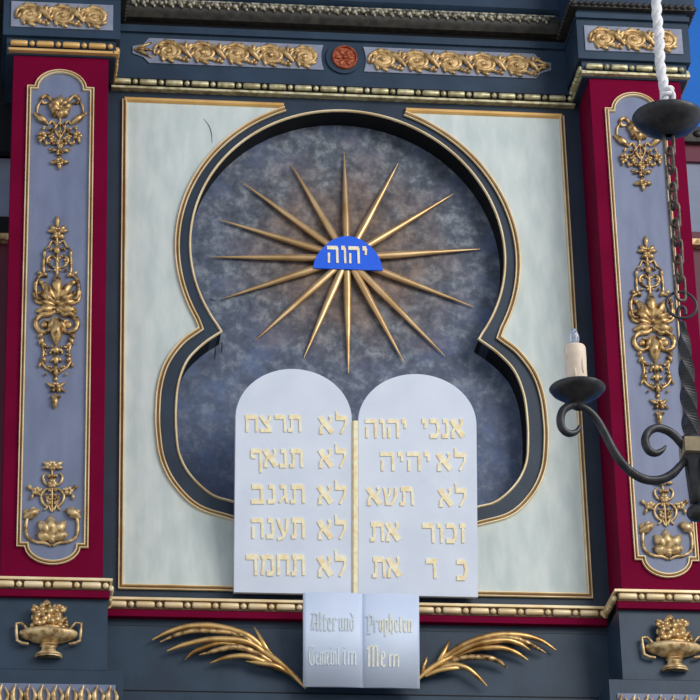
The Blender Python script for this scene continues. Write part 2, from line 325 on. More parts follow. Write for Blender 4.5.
# ------------------------------------------------------------------ lettering
G = {  # glyph: (width, [(points, stroke width)...]), height 1, upright thin, horizontals heavy
 'alef': (.95, [([(.1, .96), (.3, .68), (.62, .36), (.88, .06)], .23), ([(.8, .98), (.8, .72), (.58, .5)], .13), ([(.1, .04), (.12, .32), (.34, .58)], .13), ([(.02, .05), (.26, .05)], .13), ([(.68, .93), (.88, .93)], .14)]),
 'lamed': (.85, [([(.12, 1.28), (.16, .9)], .11), ([(.08, .88), (.8, .88)], .22), ([(.76, .88), (.7, .5), (.38, .02)], .12)]),
 'tav': (.95, [([(.1, .88), (.86, .88)], .22), ([(.84, .9), (.86, 0)], .13), ([(.3, .9), (.28, .1)], .11), ([(.03, .09), (.32, .09)], .18)]),
 'resh': (.82, [([(.05, .88), (.74, .88)], .22), ([(.72, .9), (.74, 0)], .13)]),
 'tsadi': (.9, [([(.05, .09), (.84, .09)], .2), ([(.1, .95), (.4, .55), (.78, .14)], .17), ([(.76, .97), (.72, .7), (.46, .48)], .13)]),
 'het': (.9, [([(.04, .88), (.84, .88)], .22), ([(.8, .9), (.8, 0)], .13), ([(.16, .9), (.14, 0)], .13)]),
 'he': (.9, [([(.04, .88), (.82, .88)], .22), ([(.78, .9), (.78, 0)], .13), ([(.16, .58), (.14, 0)], .12)]),
 'nun': (.6, [([(.14, .88), (.46, .88)], .2), ([(.44, .9), (.46, .1)], .13), ([(.04, .09), (.5, .09)], .19)]),
 'final_pe': (.85, [([(.1, .88), (.76, .88)], .22), ([(.74, .9), (.74, -.3)], .13), ([(.14, .9), (.12, .58)], .12), ([(.1, .56), (.4, .54)], .15)]),
 'gimel': (.65, [([(.16, .88), (.48, .88)], .2), ([(.44, .9), (.48, .45), (.58, .02)], .13), ([(.46, .4), (.08, .06)], .14)]),
 'bet': (.9, [([(.08, .88), (.7, .88)], .22), ([(.68, .9), (.7, .1)], .13), ([(.02, .09), (.86, .09)], .2)]),
 'ayin': (.85, [([(.1, .97), (.26, .6), (.5, .18)], .15), ([(.74, .97), (.68, .35), (.4, .02), (.06, -.05)], .14)]),
 'mem': (.95, [([(.08, .97), (.22, .7), (.1, .02)], .13), ([(.2, .74), (.42, .9), (.82, .86)], .19), ([(.82, .88), (.86, .1)], .13), ([(.4, .09), (.88, .09)], .19)]),
 'dalet': (.9, [([(.02, .88), (.86, .88)], .22), ([(.66, .9), (.68, 0)], .13)]),
 'yod': (.45, [([(.08, .88), (.36, .88)], .22), ([(.34, .88), (.3, .5)], .12)]),
 'vav': (.45, [([(.08, .88), (.36, .88)], .2), ([(.34, .88), (.34, 0)], .12)]),
 'shin': (1.0, [([(.1, .96), (.2, .5), (.24, .08)], .13), ([(.5, .96), (.46, .6), (.24, .42)], .12), ([(.9, .96), (.84, .4), (.56, .06), (.16, .08)], .15)]),
 'zayin': (.5, [([(.06, .88), (.42, .88)], .2), ([(.26, .88), (.24, 0)], .13)]),
 'kaf': (.8, [([(.1, .88), (.62, .88)], .21), ([(.6, .88), (.7, .5), (.6, .1)], .14), ([(.08, .09), (.62, .09)], .2)]),
 # blackletter
 'A': (.85, [([(.1, 1.25), (.3, 1.35), (.34, .1)], .1), ([(.1, .1), (.2, .7), (.3, 1.1)], .09), ([(.34, 1.3), (.7, 1.2), (.7, .05)], .15), ([(.2, .6), (.7, .6)], .08)]),
 'l': (.3, [([(.12, 1.4), (.12, .12), (.24, .02)], .13)]),
 't': (.36, [([(.14, 1.2), (.14, .1), (.28, .02)], .13), ([(.02, .88), (.32, .88)], .1)]),
 'e': (.48, [([(.12, .82), (.12, .15), (.3, .02), (.42, .14)], .13), ([(.12, .88), (.32, .96), (.36, .62), (.16, .5)], .1)]),
 'r': (.44, [([(.12, .95), (.12, .02)], .13), ([(.14, .8), (.32, .95), (.38, .82)], .13)]),
 'u': (.58, [([(.12, .95), (.12, .15), (.24, .02)], .13), ([(.44, .95), (.44, .02)], .13), ([(.2, .04), (.4, .16)], .08)]),
 'n': (.58, [([(.12, .95), (.12, .02)], .13), ([(.16, .84), (.34, .95), (.44, .84), (.44, .02)], .12)]),
 'm': (.88, [([(.12, .95), (.12, .02)], .13), ([(.16, .84), (.34, .95), (.43, .84), (.43, .02)], .12), ([(.48, .84), (.66, .95), (.75, .84), (.75, .02)], .12)]),
 'i': (.28, [([(.12, .95), (.12, .12), (.22, .02)], .13), ([(.1, 1.22), (.16, 1.28)], .1)]),
 'd': (.55, [([(.1, 1.35), (.38, 1.0), (.44, .6), (.4, .12), (.24, .02), (.1, .16), (.1, .75), (.3, .9)], .12)]),
 'o': (.5, [([(.12, .82), (.12, .16), (.26, .02), (.4, .16), (.4, .78), (.26, .95), (.12, .82)], .12)]),
 'p': (.55, [([(.14, 1.0), (.14, -.35)], .13), ([(.16, .84), (.32, .95), (.44, .8), (.44, .16), (.28, .02), (.14, .12)], .11)]),
 'h': (.56, [([(.12, 1.4), (.12, .02)], .13), ([(.16, .84), (.32, .95), (.44, .8), (.44, .1), (.34, -.15)], .12)]),
 'P': (.8, [([(.3, 1.3), (.3, -.1)], .15), ([(.04, 1.2), (.4, 1.36), (.72, 1.15), (.7, .65), (.3, .55)], .11), ([(.1, -.1), (.5, -.1)], .08)]),
 'G': (.85, [([(.7, 1.25), (.3, 1.35), (.12, .9), (.14, .3), (.4, .02), (.7, .14), (.72, .7)], .14), ([(.42, 1.2), (.42, .2)], .08)]),
 'M': (1.1, [([(.12, 1.1), (.26, 1.3), (.26, .02)], .13), ([(.3, 1.2), (.48, 1.34), (.6, 1.2), (.6, .02)], .13), ([(.64, 1.2), (.82, 1.34), (.94, 1.2), (.94, .02)], .13)]),
}
def write(mb, names, a, b, h, frame, gap=.12, dep=.004):
    """letters left to right between 2-D points a and b (baseline), height h; frame(x, z, out) -> 3-D"""
    tot = sum(G[k][0] for k in names) + gap*(len(names)-1); a = Vector(a); b = Vector(b)
    sx = (b-a).length/tot; ux = (b-a).normalized(); uz = Vector((-ux.y, ux.x)); x = 0
    for k in names:
        w, st = G[k]
        for si, (pts, sw) in enumerate(st):
            dp_ = dep+si*.0004; sw = sw*(1.18 if sw > .155 and k not in 'AltersundmiopheG' else .95)
            q = [a + ux*(x+p[0])*sx + uz*p[1]*h for p in pts]
            sw_ = sw*h; L = []; R = []
            for i in range(len(q)):
                t = (q[min(i+1, len(q)-1)]-q[max(i-1, 0)]).normalized(); nn = Vector((-t.y, t.x))
                L.append(q[i]+nn*sw_/2); R.append(q[i]-nn*sw_/2)
            nq = len(q); vs = [frame(p.x, p.y, dp_) for p in L] + [frame(p.x, p.y, dp_) for p in R] + [frame(p.x, p.y, 0) for p in L] + [frame(p.x, p.y, 0) for p in R]
            fs = []
            for i in range(nq-1):
                fs += [(nq+i, nq+i+1, i+1, i), (i, i+1, 2*nq+i+1, 2*nq+i), (nq+i+1, nq+i, 3*nq+i, 3*nq+i+1)]
            fs += [(0, 2*nq, 3*nq, nq), (nq-1, 2*nq-1, 4*nq-1, 3*nq-1)]
            mb.add(vs, fs)
        x += w+gap
p0 = at(327, 263, .099); p1 = at(368, 264, .099); pt = at(347, 246, .099)
m = MB(); write(m, ['he', 'vav', 'he', 'yod'], (p0.x, p0.z), (p1.x, p1.z), (pt.z-p0.z)*.98, lambda x, z, o: (x, .0995-o, z)); m.build('lettering', 'letter', disc)

# ------------------------------------------------------------------ commandment tablets, leaning forward
LEAN = math.radians(11.5)
TB = Vector((0, -.085, -.035)); TN = Vector((0, -math.cos(LEAN), -math.sin(LEAN))); TS = Vector((0, -math.sin(LEAN), math.cos(LEAN)))
def tl(u, v):
    p = onplane(u, v, TB, TN); return (p.x, (p-TB).dot(TS))
def tf(x, s_, o): return TB + Vector((x, 0, 0)) + TS*s_ + TN*o
def tablet(x0, x1, s0, s1, label, lines):
    root = thing('stone_tablet', label, 'tablet', tuple(tf((x0+x1)/2, s0, -.03)), 'pair of round-topped commandment tablets')
    cx = (x0+x1)/2; a = (x1-x0)/2; b_ = .245
    pts = [(x0, s0), (x1, s0)] + [(cx+a*math.cos(t), s1-b_+b_*math.sin(t)) for t in [PI*i/36 for i in range(37)]]
    m = MB(); m.prism(pts, 0, -.05, map3=lambda x, z, y: tf(x, z, y)); m.build('slab', 'tablet', root)
    for words in lines:
        for (names, u0, u1, vt, vb) in words:
            m = MB(); pa, pb = tl(u0, vb), tl(u1, vb); h = tl(u0, vt)[1]-pa[1]
            if isinstance(names, str): names = names.split()
            write(m, names, pa, pb, h, lambda x, z, o: tf(x, z, o+.0005), dep=.004)
            m.build('lettering', 'letter', root)
    return root
xl0, s_b = tl(234, 592); xr1, _ = tl(478, 597); mid = tl(355, 560)[0]
s_top = tl(295, 369)[1]; s_b = min(s_b, tl(478, 597)[1])
LO = 'alef lamed'
tA = tablet(xl0, mid-.016, s_b, s_top, 'left round-topped pale blue tablet with five lines of gilt Hebrew', [
    [('het tsadi resh tav', 245, 301.5, 415, 432), (LO, 319, 348, 416, 434)],
    [('final_pe alef nun tav', 250, 303, 449, 467.5), (LO, 319, 347, 449, 468)],
    [('bet nun gimel tav', 251, 305, 484.5, 503.5), (LO, 318, 347, 485.5, 504.5)],
    [('he nun ayin tav', 251, 305, 518, 538.5), (LO, 318, 347, 520, 539.5)],
    [('dalet mem het tav', 246, 305, 554.5, 575.5), (LO, 318, 347, 556, 577)]])
tB = tablet(mid+.016, xr1, s_b, tl(415, 374)[1], 'right round-topped pale blue tablet with five lines of gilt Hebrew', [
    [('he vav he yod', 365, 407.5, 419, 438), ('yod kaf nun alef', 421.5, 464, 419, 438)],
    [('he yod he yod', 380, 431, 452, 471), (LO, 437, 467, 453, 471)],
    [('alef shin tav', 367, 414, 487, 505.5), (LO, 439, 467, 488.5, 507)],
    [('tav alef', 370, 400, 522, 541.5), ('resh vav kaf zayin', 422, 467, 523.5, 543)],
    [('tav alef', 372, 401, 557, 577.5), ('dalet', 426, 438, 559, 578.5), ('kaf', 455.5, 468, 559.5, 580)]])
m = MB(); s1 = tl(353, 421)[1]; vs = []
for s_ in (s_b, s1):
    vs += [tf(mid+x, s_, o) for x, o in ((-.014, -.05), (-.014, .002), (-.007, .012), (.007, .012), (.014, .002), (.014, -.05))]
m.add(vs, [(k, (k+1) % 6, 6+(k+1) % 6, 6+k) for k in range(6)] + [(5, 4, 3, 2, 1, 0), (6, 7, 8, 9, 10, 11)])
q = m.build('gilt_strip', 'letter', tA); q['label'] = 'gilt strip closing the joint'

# ------------------------------------------------------------------ open book
BL = math.radians(10); BB = Vector((0, -.115, -.5)); BN = Vector((0, -math.cos(BL), -math.sin(BL))); BS = Vector((0, -math.sin(BL), math.cos(BL)))
def bl(u, v):
    p = onplane(u, v, BB+BN*.02, BN); return (p.x, (p-BB).dot(BS))
bx0, bz0 = bl(303.5, 686); bx1, bz1 = bl(419.5, 596); bsp = bl(363, 640)[0]; bzt = bl(306, 590)[1]
bz1 = (bzt+bl(420, 596)[1])/2; bz0 = (bz0+bl(419, 688)[1])/2
def bulge(x):
    t = (bsp-x)/(bsp-bx0) if x < bsp else (x-bsp)/(bx1-bsp)
    return .019*math.sin(PI*min(1, max(0, t))**.75)+.004
def bf(x, s_, o): return BB + Vector((x, 0, 0)) + BS*s_ + BN*(bulge(x)+o)
book = thing('open_book', 'open white book plaque with faint gilt blackletter, below the two tablets', 'book', tuple(BB))
for (xa, xb) in ((bx0, bsp), (bsp, bx1)):
    m = MB(); n = 16; vs = []
    for i in range(n+1):
        x = xa+(xb-xa)*i/n
        for s_ in (bz0, bz1):
            vs += [bf(x, s_, 0), BB+Vector((x, 0, 0))+BS*s_-BN*.012]
    fs = []
    for i in range(n):
        a = 4*i; c = a+4
        fs += [(a, c, c+2, a+2), (a+1, a+3, c+3, c+1), (a, a+1, c+1, c), (a+2, c+2, c+3, a+3)]
    fs += [(0, 2, 3, 1), (4*n, 4*n+1, 4*n+3, 4*n+2)]
    m.add(vs, fs, True); pg = m.build('page', 'page', book)
    rows = ([('A l t e r', 311, 337, 617, 631), ('u n d', 339, 355, 617, 631), ('G e m e i n t', 309, 340, 651, 665), ('i m', 343, 357, 651, 665)] if xa == bx0 else
            [('P r', 366, 378, 619, 632), ('o p h e t e n', 379, 413, 619, 632), ('M e', 366, 386, 651, 667), ('m', 388, 400, 654, 667)])
    for i, (t, u0, u1, vt, vb) in enumerate(rows):
        m = MB(); pa, pb = bl(u0, vb), bl(u1, vb+.3)
        write(m, t.split(), pa, pb, bl(u0, vt)[1]-pa[1], lambda x, z, o: bf(x, z, o+.0005), gap=.06, dep=.003)
        m.build('lettering', 'letter_faint' if xa == bx0 or i in (0,) else 'letter_white', pg)

# ------------------------------------------------------------------ bead and reel mouldings
def beads(mb, p0, p1, r=.017, period=.137, fl=1.0, phase=0.0):
    p0 = Vector(p0); p1 = Vector(p1); d = p1-p0; L = d.length; d.normalize(); n = max(1, round(L/period)); per = L/n
    ref = Vector((0, 0, 1))
    for i in range(n):
        a = p0+d*(i*per+per*.04); b_ = p0+d*(i*per+per*.70)
        q = [a, a+d*.002, a+d*.008, b_-d*.008, b_-d*.002, b_]
        mb.tube(q, [r*.5, r*.85, r, r, r*.85, r*.5], 8, ref=ref)
        c = p0+d*(i*per+per*.87); q = [c-d*.014, c-d*.009, c, c+d*.009, c+d*.014]
        mb.tube(q, [r*.2, r*.75, r, r*.75, r*.2], 8, ref=ref)
PX, PW, PY = 1.4725, .238, -.29   # pilaster centre, half width, front plane

# ------------------------------------------------------------------ carved relief vocabulary
class Relief:
    def __init__(s, Y): s.Y = Y; s.sets = {}; s.side = 0; s.nf = 0
    def mb(s, k):
        if k in ('horn', 'acanthus'): k = '%s#%d' % (k, s.side)
        if k not in s.sets: s.sets[k] = MB()
        return s.sets[k]
    def p(s, u, v, d=0): return at(u, v, s.Y-d)
    def scroll(s, pts, r, k='scroll', n=5, lift=.006):
        q = catmull([s.p(u, v, lift) for u, v in pts], n); s.mb(k).tube(q, [x*1.25/205 for x in (r if isinstance(r, (list, tuple)) else [r])*(1 if isinstance(r, (list, tuple)) else 2)], 8, fl=1.1)
    def leaf(s, a, b, w, k='leaf', bend=0, lift=.006, fl=1.0):
        A = s.p(*a, lift); B = s.p(*b, lift); d = B-A; nn = Vector((-d.z, 0, d.x)); mid = (A+B)/2+nn*bend+Vector((0, -.006, 0))
        q = catmull([A, mid, B], 5); w = w*1.28/205
        s.mb(k).tube(q, [w*.35, w*.75, w, w*.8, w*.12], 8, fl=fl)
    def dot(s, c, r, k='leaf', d=.8, ry=None):
        r = r/205; s.mb(k).ell(s.p(*c, .003), r, r*d, (ry/205 if ry else r))
    def flower(s, c, r, n=5, k='flower', rot=0, pw=.42):
        s.nf += 1
        if k == 'flower': k = 'flower#%d' % s.nf
        for i in range(n):
            a = rot+2*PI*i/n; s.leaf((c[0]+math.cos(a)*r*.15, c[1]-math.sin(a)*r*.15), (c[0]+math.cos(a)*r, c[1]-math.sin(a)*r), r*pw, k)
        s.dot(c, r*.3, k, 1.6)
    def sym(s, ax, f):
        "run f twice, with x as it is and mirrored in the upright axis ax(v)"
        s.side = 0; f(lambda u, v: (u, v)); s.side = 1; f(lambda u, v: (2*ax(v)-u, v))
    def done(s, parent, name, base, m_='gold'):
        first = s.sets.pop(base); o = first.build(name, m_, parent)
        for k, mb in s.sets.items(): mb.build(k.split('#')[0], m_, o)
        return o

# ------------------------------------------------------------------ pilasters
GP = 'carved pilasters either side of the niche'
pil = thing('pilaster', 'maroon pilaster with gilt carvings, fully in view with nothing hanging before it', 'pilaster', (-PX, PY, 0), GP)
m = MB(); m.box(-PX-PW, -PX+PW, PY, .12, -.073, 2.738); m.build('shaft', 'maroon', pil)
aw = .165
def inset_outline(w, dz):
    s = .106*w/aw; r = w-.036
    top = [(-PX+r*math.cos(t), 2.562+dz+ (r*.80)*math.sin(t)) for t in [PI*i/24 for i in range(25)]]
    bot = [(-PX-r*math.cos(t), .090-dz-(r*.72)*math.sin(t)) for t in [PI*i/24 for i in range(25)]]
    return [(-PX+w, .090-dz), (-PX+w, 2.562+dz)] + top + [(-PX-w, 2.562+dz), (-PX-w, .090-dz)] + bot
m = MB(); m.prism(inset_outline(aw-.004, -.004), PY-.004, PY+.01); m.build('inset_panel', 'inset', pil)
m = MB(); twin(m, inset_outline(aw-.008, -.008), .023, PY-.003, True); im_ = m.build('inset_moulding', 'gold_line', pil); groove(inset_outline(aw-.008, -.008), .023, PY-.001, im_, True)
RY = PY-.005
axm = lambda v: 61.2-(v-70)*.0142
# upper carving: shell hung between horns, with a drop of small flowers
R = Relief(RY); ax = lambda v: 60.3-(v-100)*.014
def f(q):
    R.leaf(q(60, 112), q(48, 103), 3.6); R.leaf(q(60, 110), q(52, 98), 3.4, bend=.01); R.leaf(q(60, 113), q(50, 110), 3)
    R.scroll([q(52, 101), q(47, 96), q(42, 98), q(43, 103), q(47, 103)], [1.2, 1.8, 1.6, .8])
    R.scroll([q(43, 99), q(38, 106), q(37, 114)], [.8, 1.1, .8])
    R.leaf(q(34, 113), q(49, 125), 3.0, bend=-.012, k='horn')
    R.scroll([q(49, 124), q(52, 121), q(55, 125), q(53, 130), q(50, 128)], [.9, 1.2, .7])
    R.scroll([q(60, 122), q(55, 128), q(57, 134), q(60, 138)], [.9, 1.2, .8])
    R.scroll([q(55, 128), q(50, 133), q(44, 134)], [.8, 1, .6])
    R.flower(q(42, 136.5), 4.6, 5); R.flower(q(53, 140), 3.6, 5, rot=.4); R.leaf(q(40, 144), q(41, 138), 1.4)
    R.dot(q(50, 149), 1.8); R.leaf(q(57, 150), q(50, 152), 1.6); R.leaf(q(58, 162), q(50, 163), 2.0); R.leaf(q(45, 140), q(47, 146), 1.3)
    rnd = random.Random(3)
    for i in range(16):
        v = 127+rnd.random()*22; x = 60-(2+rnd.random()*max(3, 17-(v-127)*.55)); a = rnd.random()*6.28; R.leaf(q(x, v), q(x+3.4*math.cos(a), v+3.4*math.sin(a)), 1.15)
R.sym(ax, f)
for a in ((-.5), (0), (.5)): R.leaf((60+a*4, 109), (60+a*14, 119-abs(a)*3), 3.6, k='shell')
R.leaf((60.3, 96), (60.3, 108), 3.2, k='shell'); R.dot((60.3, 108), 3.2, 'shell', 1.4)
R.flower((60, 144), 4.2, 6); R.scroll([(60, 118), (60, 130), (59.8, 145), (59.6, 158), (59.5, 168)], [.9, 1.1, .9, .6])
R.flower((59.6, 153), 3.6, 5); R.flower((59.5, 162), 4.2, 6, rot=.3); R.leaf((59.5, 163), (59.4, 170), 1.5)
R.done(pil, 'carved_foliage', 'leaf', 'gold')
# middle carving: tall candelabrum of palmette and volutes
R = Relief(RY); ax = lambda v: 57.2-(v-280)*.0135
def f(q):
    R.leaf(q(57, 232), q(47, 231), 1.8); R.leaf(q(57, 233), q(50, 225), 1.9); R.leaf(q(57, 236), q(65, 238), 2.2)
    R.scroll([q(57, 244), q(52, 241), q(49, 246), q(45, 249)], [.8, 1, .6]); R.dot(q(48.5, 247), 1.6)
    R.leaf(q(44, 258), q(45, 249), 1.5); R.scroll([q(44, 257), q(43.5, 266), q(44, 274)], [1, 1.3, 1])
    R.scroll([q(57, 268), q(50, 266), q(47, 260), q(51, 256), q(57, 259)], [.9, 1.2, .9])
    R.leaf(q(42, 276), q(37, 271), 1.6); R.leaf(q(43, 272), q(47, 278), 1.8)
    R.scroll([q(46, 274), q(38, 278), q(35.5, 288), q(37, 298), q(43, 298), q(43, 292)], [1.2, 1.6, 1.5, 1.4, .9])
    R.leaf(q(56, 301), q(41, 281), 4.0, bend=.012, k='acanthus'); R.dot(q(41.5, 283), 3.2, 'acanthus', 1)
    R.leaf(q(56, 303), q(38.5, 293), 3.2, bend=.008, k='acanthus'); R.dot(q(40, 293), 2.4, 'acanthus', 1)
    R.leaf(q(55, 305), q(38, 301), 2.4, bend=.008, k='acanthus')
    R.scroll([q(47, 303.5), q(41, 303.5), q(36, 301), q(33.8, 294), q(35.5, 287)], [1.2, 1.4, .9])
    R.leaf(q(55, 308), q(36, 312), 4.2, k='acanthus'); R.dot(q(39, 311), 3.2, 'acanthus', .9); R.leaf(q(52, 310), q(37, 317), 2.2, k='acanthus')
    R.scroll([q(55, 311), q(50, 314.5), q(43, 315), q(37, 319), q(36, 326), q(40, 331.5), q(46, 332), q(50, 328), q(49.5, 322), q(45, 320.5)], [1.9, 2.3, 2.3, 2.1, 1.9, 1.8, 1.4])
    R.dot(q(44.5, 325), 4.0, 'acanthus', .7); R.leaf(q(54, 318), q(48, 331), 2.6, k='acanthus')
    R.leaf(q(43, 333), q(38, 338), 2.0, k='acanthus')
    R.leaf(q(44, 338), q(39, 345), 2.2); R.leaf(q(42, 342), q(46, 348), 1.8)
    R.scroll([q(42, 344), q(43.5, 352), q(42, 361), q(45, 367), q(51, 371), q(56, 375)], [1, 1.2, 1.1, 1])
    R.leaf(q(42, 356), q(45, 364), 2.2); R.leaf(q(41, 362), q(39, 368), 1.2)
    R.leaf(q(56, 348), q(49, 353), 1.6); R.leaf(q(56, 358), q(50, 362), 1.5); R.leaf(q(56, 368), q(50, 373), 1.5)
    R.leaf(q(56, 390), q(46, 382), 1.5); R.leaf(q(56, 389), q(50, 392), 1.8); R.leaf(q(56, 399), q(50, 396), 1.3)
    rnd = random.Random(5)
    for i in range(12):
        v = 243+rnd.random()*30; x = 57-rnd.random()*(4+(v-243)*.33); a = rnd.random()*6.28; R.leaf(q(x, v), q(x+3*math.cos(a), v+3*math.sin(a)), 1.1)
    for i in range(10):
        v = 346+rnd.random()*28; x = 56-rnd.random()*11; a = rnd.random()*6.28; R.leaf(q(x, v), q(x+3*math.cos(a), v+3*math.sin(a)), 1.0)
R.sym(ax, f)
R.flower((57, 232), 4.6, 6); R.leaf((57.3, 228), (57.6, 215), 1.8)
R.scroll([(57, 236), (57, 250), (57, 262), (57, 275)], [1.1, 1.4, 1.2, 1.6]); R.leaf((57, 245), (57, 256), 2.8, k='palmette'); R.dot((57, 268), 3)
R.leaf((57, 301), (57, 273), 4.4, k='palmette', fl=1.1)
R.dot((56.8, 303), 3.6, 'palmette', 1.3); R.dot((56.6, 311), 3.2, 'palmette', 1.3); R.leaf((56.4, 318), (56.2, 345), 5.2, k='palmette', fl=1)
R.leaf((56.2, 345), (56, 356), 2.6); R.leaf((56, 354), (56, 366), 2.2); R.leaf((55.9, 364), (55.8, 378), 2.4)
R.flower((55.6, 387), 4.4, 6); R.leaf((55.6, 386), (66, 392.5), 1.4); R.leaf((55.4, 394), (54.4, 409), 2.6); R.dot((55.4, 379), 2.6)
R.done(pil, 'carved_foliage', 'leaf', 'gold')
# lower carving: star palmette in a ring, horns and flowers above
R = Relief(RY); ax = lambda v: 52.4-(v-500)*.0135
def f(q):
    R.leaf(q(51, 537), q(38.5, 521), 4.6, k='palmette'); R.leaf(q(51, 539), q(36, 534), 4.4, k='palmette')
    R.scroll([q(34, 511), q(28, 517), q(26, 527), q(28, 537), q(36, 542), q(45, 543), q(51, 546)], [1, 1.3, 1.4, 1.3, 1.3, 1])
    R.leaf(q(39, 510), q(23.5, 518), 4.0, bend=.012, k='horn'); R.dot(q(27, 512), 3.2, 'horn', .9); R.dot(q(33, 509.5), 3.0, 'horn', .9)
    R.scroll([q(52, 489), q(45, 490), q(41, 496), q(43, 503), q(47, 507), q(44, 510)], [.9, 1.2, 1.1, .8])
    R.scroll([q(51, 495), q(47, 499), q(49, 506), q(51, 511)], [.8, 1, .7])
    R.scroll([q(41, 495), q(34, 492), q(30, 485)], [.8, .9, .6]); R.flower(q(36.5, 491.5), 4.4, 5); R.leaf(q(31, 490), q(28, 485), 1.5); R.leaf(q(33, 494), q(31, 500), 1.3)
    R.scroll([q(51, 486), q(45, 483), q(43, 477), q(46, 473)], [.8, 1.2, .7]); R.leaf(q(51, 467), q(43, 462), 1.8); R.leaf(q(51, 468), q(42, 468), 1.5)
    R.leaf(q(50, 478), q(57, 475), 1.5)
    rnd = random.Random(9)
    for i in range(16):
        v = 474+rnd.random()*33; x = 51.5-rnd.random()*(5+(v-474)*.3); a = rnd.random()*6.28; R.leaf(q(x, v), q(x+3.3*math.cos(a), v+3.3*math.sin(a)), 1.1)
R.sym(ax, f)
R.leaf((51.5, 540), (50.5, 515), 5.0, k='palmette'); R.dot((51.5, 538), 6.2, 'palmette', .9, 4.6); R.dot((51.5, 541), 3.6, 'palmette', 1.8, 2.8)
R.flower((52, 466), 4.8, 6); R.flower((52, 484), 4.6, 6); R.scroll([(52, 470), (52, 480), (52, 496), (51.8, 512)], [.9, 1.1, .9]); R.dot((52, 509), 2.4)
R.done(pil, 'carved_foliage', 'leaf', 'gold_pale')
pil2 = copy_tree(pil); pil2.location.x = PX
for ch in pil2.children:
    if ch.name.startswith('inset'): ch.scale.x = .94; ch.location.x = -.012
pil2['label'] = 'maroon pilaster with gilt carvings standing behind the hanging iron lamp'

# ------------------------------------------------------------------ urns of flowers
def uf(u, v, d=0): return at(u, v, -.305-d)
urn = thing('flower_urn', 'gilt relief urn of flowers on the left pedestal', 'urn', tuple(uf(48.5, 659)), 'gilt flower urns on the pedestals')
R = Relief(-.305)
uc = 48.6
m = MB()
for (v0, v1, r0, r1) in ((656.5, 658, 13.5, 12.5), (654, 656.5, 12, 13.5), (651, 654, 7.5, 12), (648.5, 651, 6.5, 7.5), (646, 648.5, 9, 6.5), (644, 646, 7, 9)):
    a = uf(uc, v0); b_ = uf(uc, v1); n = 12; vs = []
    for rr, c in ((r0/205, a), (r1/205, b_)):
        for k in range(n+1):
            t = PI*k/n; vs.append(c+Vector((rr*math.cos(t), -rr*.75*math.sin(t), 0)))
    m.add(vs, [(k, k+1, n+2+k, n+1+k) for k in range(n)]+[tuple(range(n+1)), tuple(range(n+1, 2*n+2))[::-1]], True)
m.build('foot', 'gold_pale', urn)
m = MB(); prof = [(631, 25), (632.5, 27.5), (634.5, 28), (637, 26.5), (640, 22), (642.5, 15), (644.5, 8)]; n = 16; vs = []
for v, rr in prof:
    c = uf(uc, v)
    for k in range(n+1):
        t = PI*k/n; vs.append(c+Vector((rr/205*math.cos(t), -rr/205*.55*math.sin(t), 0)))
fs = []
for i in range(len(prof)-1):
    for k in range(n): fs.append((i*(n+1)+k, (i+1)*(n+1)+k, (i+1)*(n+1)+k+1, i*(n+1)+k+1))
m.add(vs, fs+[tuple(range(n+1))], True); m.build('bowl', 'gold_pale', urn)
for s_ in (1, -1):
    m = MB(); q = [uf(uc+s_*x, v, .012) for x, v in ((20, 631), (24, 626), (27, 623), (32.6, 623.5), (32.2, 631), (31.5, 640.5), (27, 643), (20, 644))]
    m.tube(q, [1.3/205*1.15]*8, 6, fl=1.3); m.build('handle', 'gold_pale', urn)
R.dot((uc, 629), 19, 'bed', .5, 4)
for (u, v, r, n) in ((53, 617, 8.2, 6), (40, 620, 6.8, 6), (45.5, 609, 5.6, 6), (36, 611, 4.6, 5), (59, 610, 4.8, 5), (35, 627, 4.4, 5), (63, 625, 4.8, 5), (47, 625, 5.0, 6)):
    mb = MB(); RR = Relief(-.305-.014-random.random()*.012); RR.flower((u, v), r*1.12, n, k='f', rot=random.random(), pw=.5); RR.sets['f'].build('flower', 'gold', urn)
for (a, b_, w) in (((47, 612), (46.5, 599.5), 3.0), ((56, 612), (54, 604), 2.2), ((58, 614), (67, 607), 2.4), ((60, 624), (67, 617), 1.9), ((36, 612), (33, 605), 2.6), ((36, 622), (32, 615), 2.2), ((62, 626), (68, 627), 2.0), ((42, 614), (39, 606), 2.0), ((36, 628), (31, 624), 1.8), ((44, 628), (58, 627), 2.6)):
    RR = Relief(-.305-.012); RR.leaf(a, b_, w*1.1); RR.sets['leaf'].build('leaf', 'gold_pale', urn)
R.sets['bed'].build('flower_bed', 'gold', urn)
urn2 = copy_tree(urn); d = uf(676.5, 672)-uf(48.5, 659)
urn2.location = Vector(urn.location)+Vector((1.4725*2-.004, 0, -.012)); urn2['label'] = 'gilt relief urn of flowers on the right pedestal, cut by the photo edge'

# ------------------------------------------------------------------ entablature
ent = thing('entablature', 'dark blue entablature with gilt scroll friezes above the niche', 'entablature', (0, 0, 2.7))
m = MB(); m.box(-1.25, 1.25, .0, .35, 2.805, 3.10); m.build('frieze_board', 'navy', ent)
m = MB(); m.box(-1.24, 1.24, -.018, .0, 3.072, 3.112); m.build('step_moulding', 'navy', ent)
m = MB(); m.box(-1.25, 1.25, -.002, .3, 3.112, 3.14); m.build('painted_shade_strip', 'black', ent)  # black strip standing in for the shade below the cornice
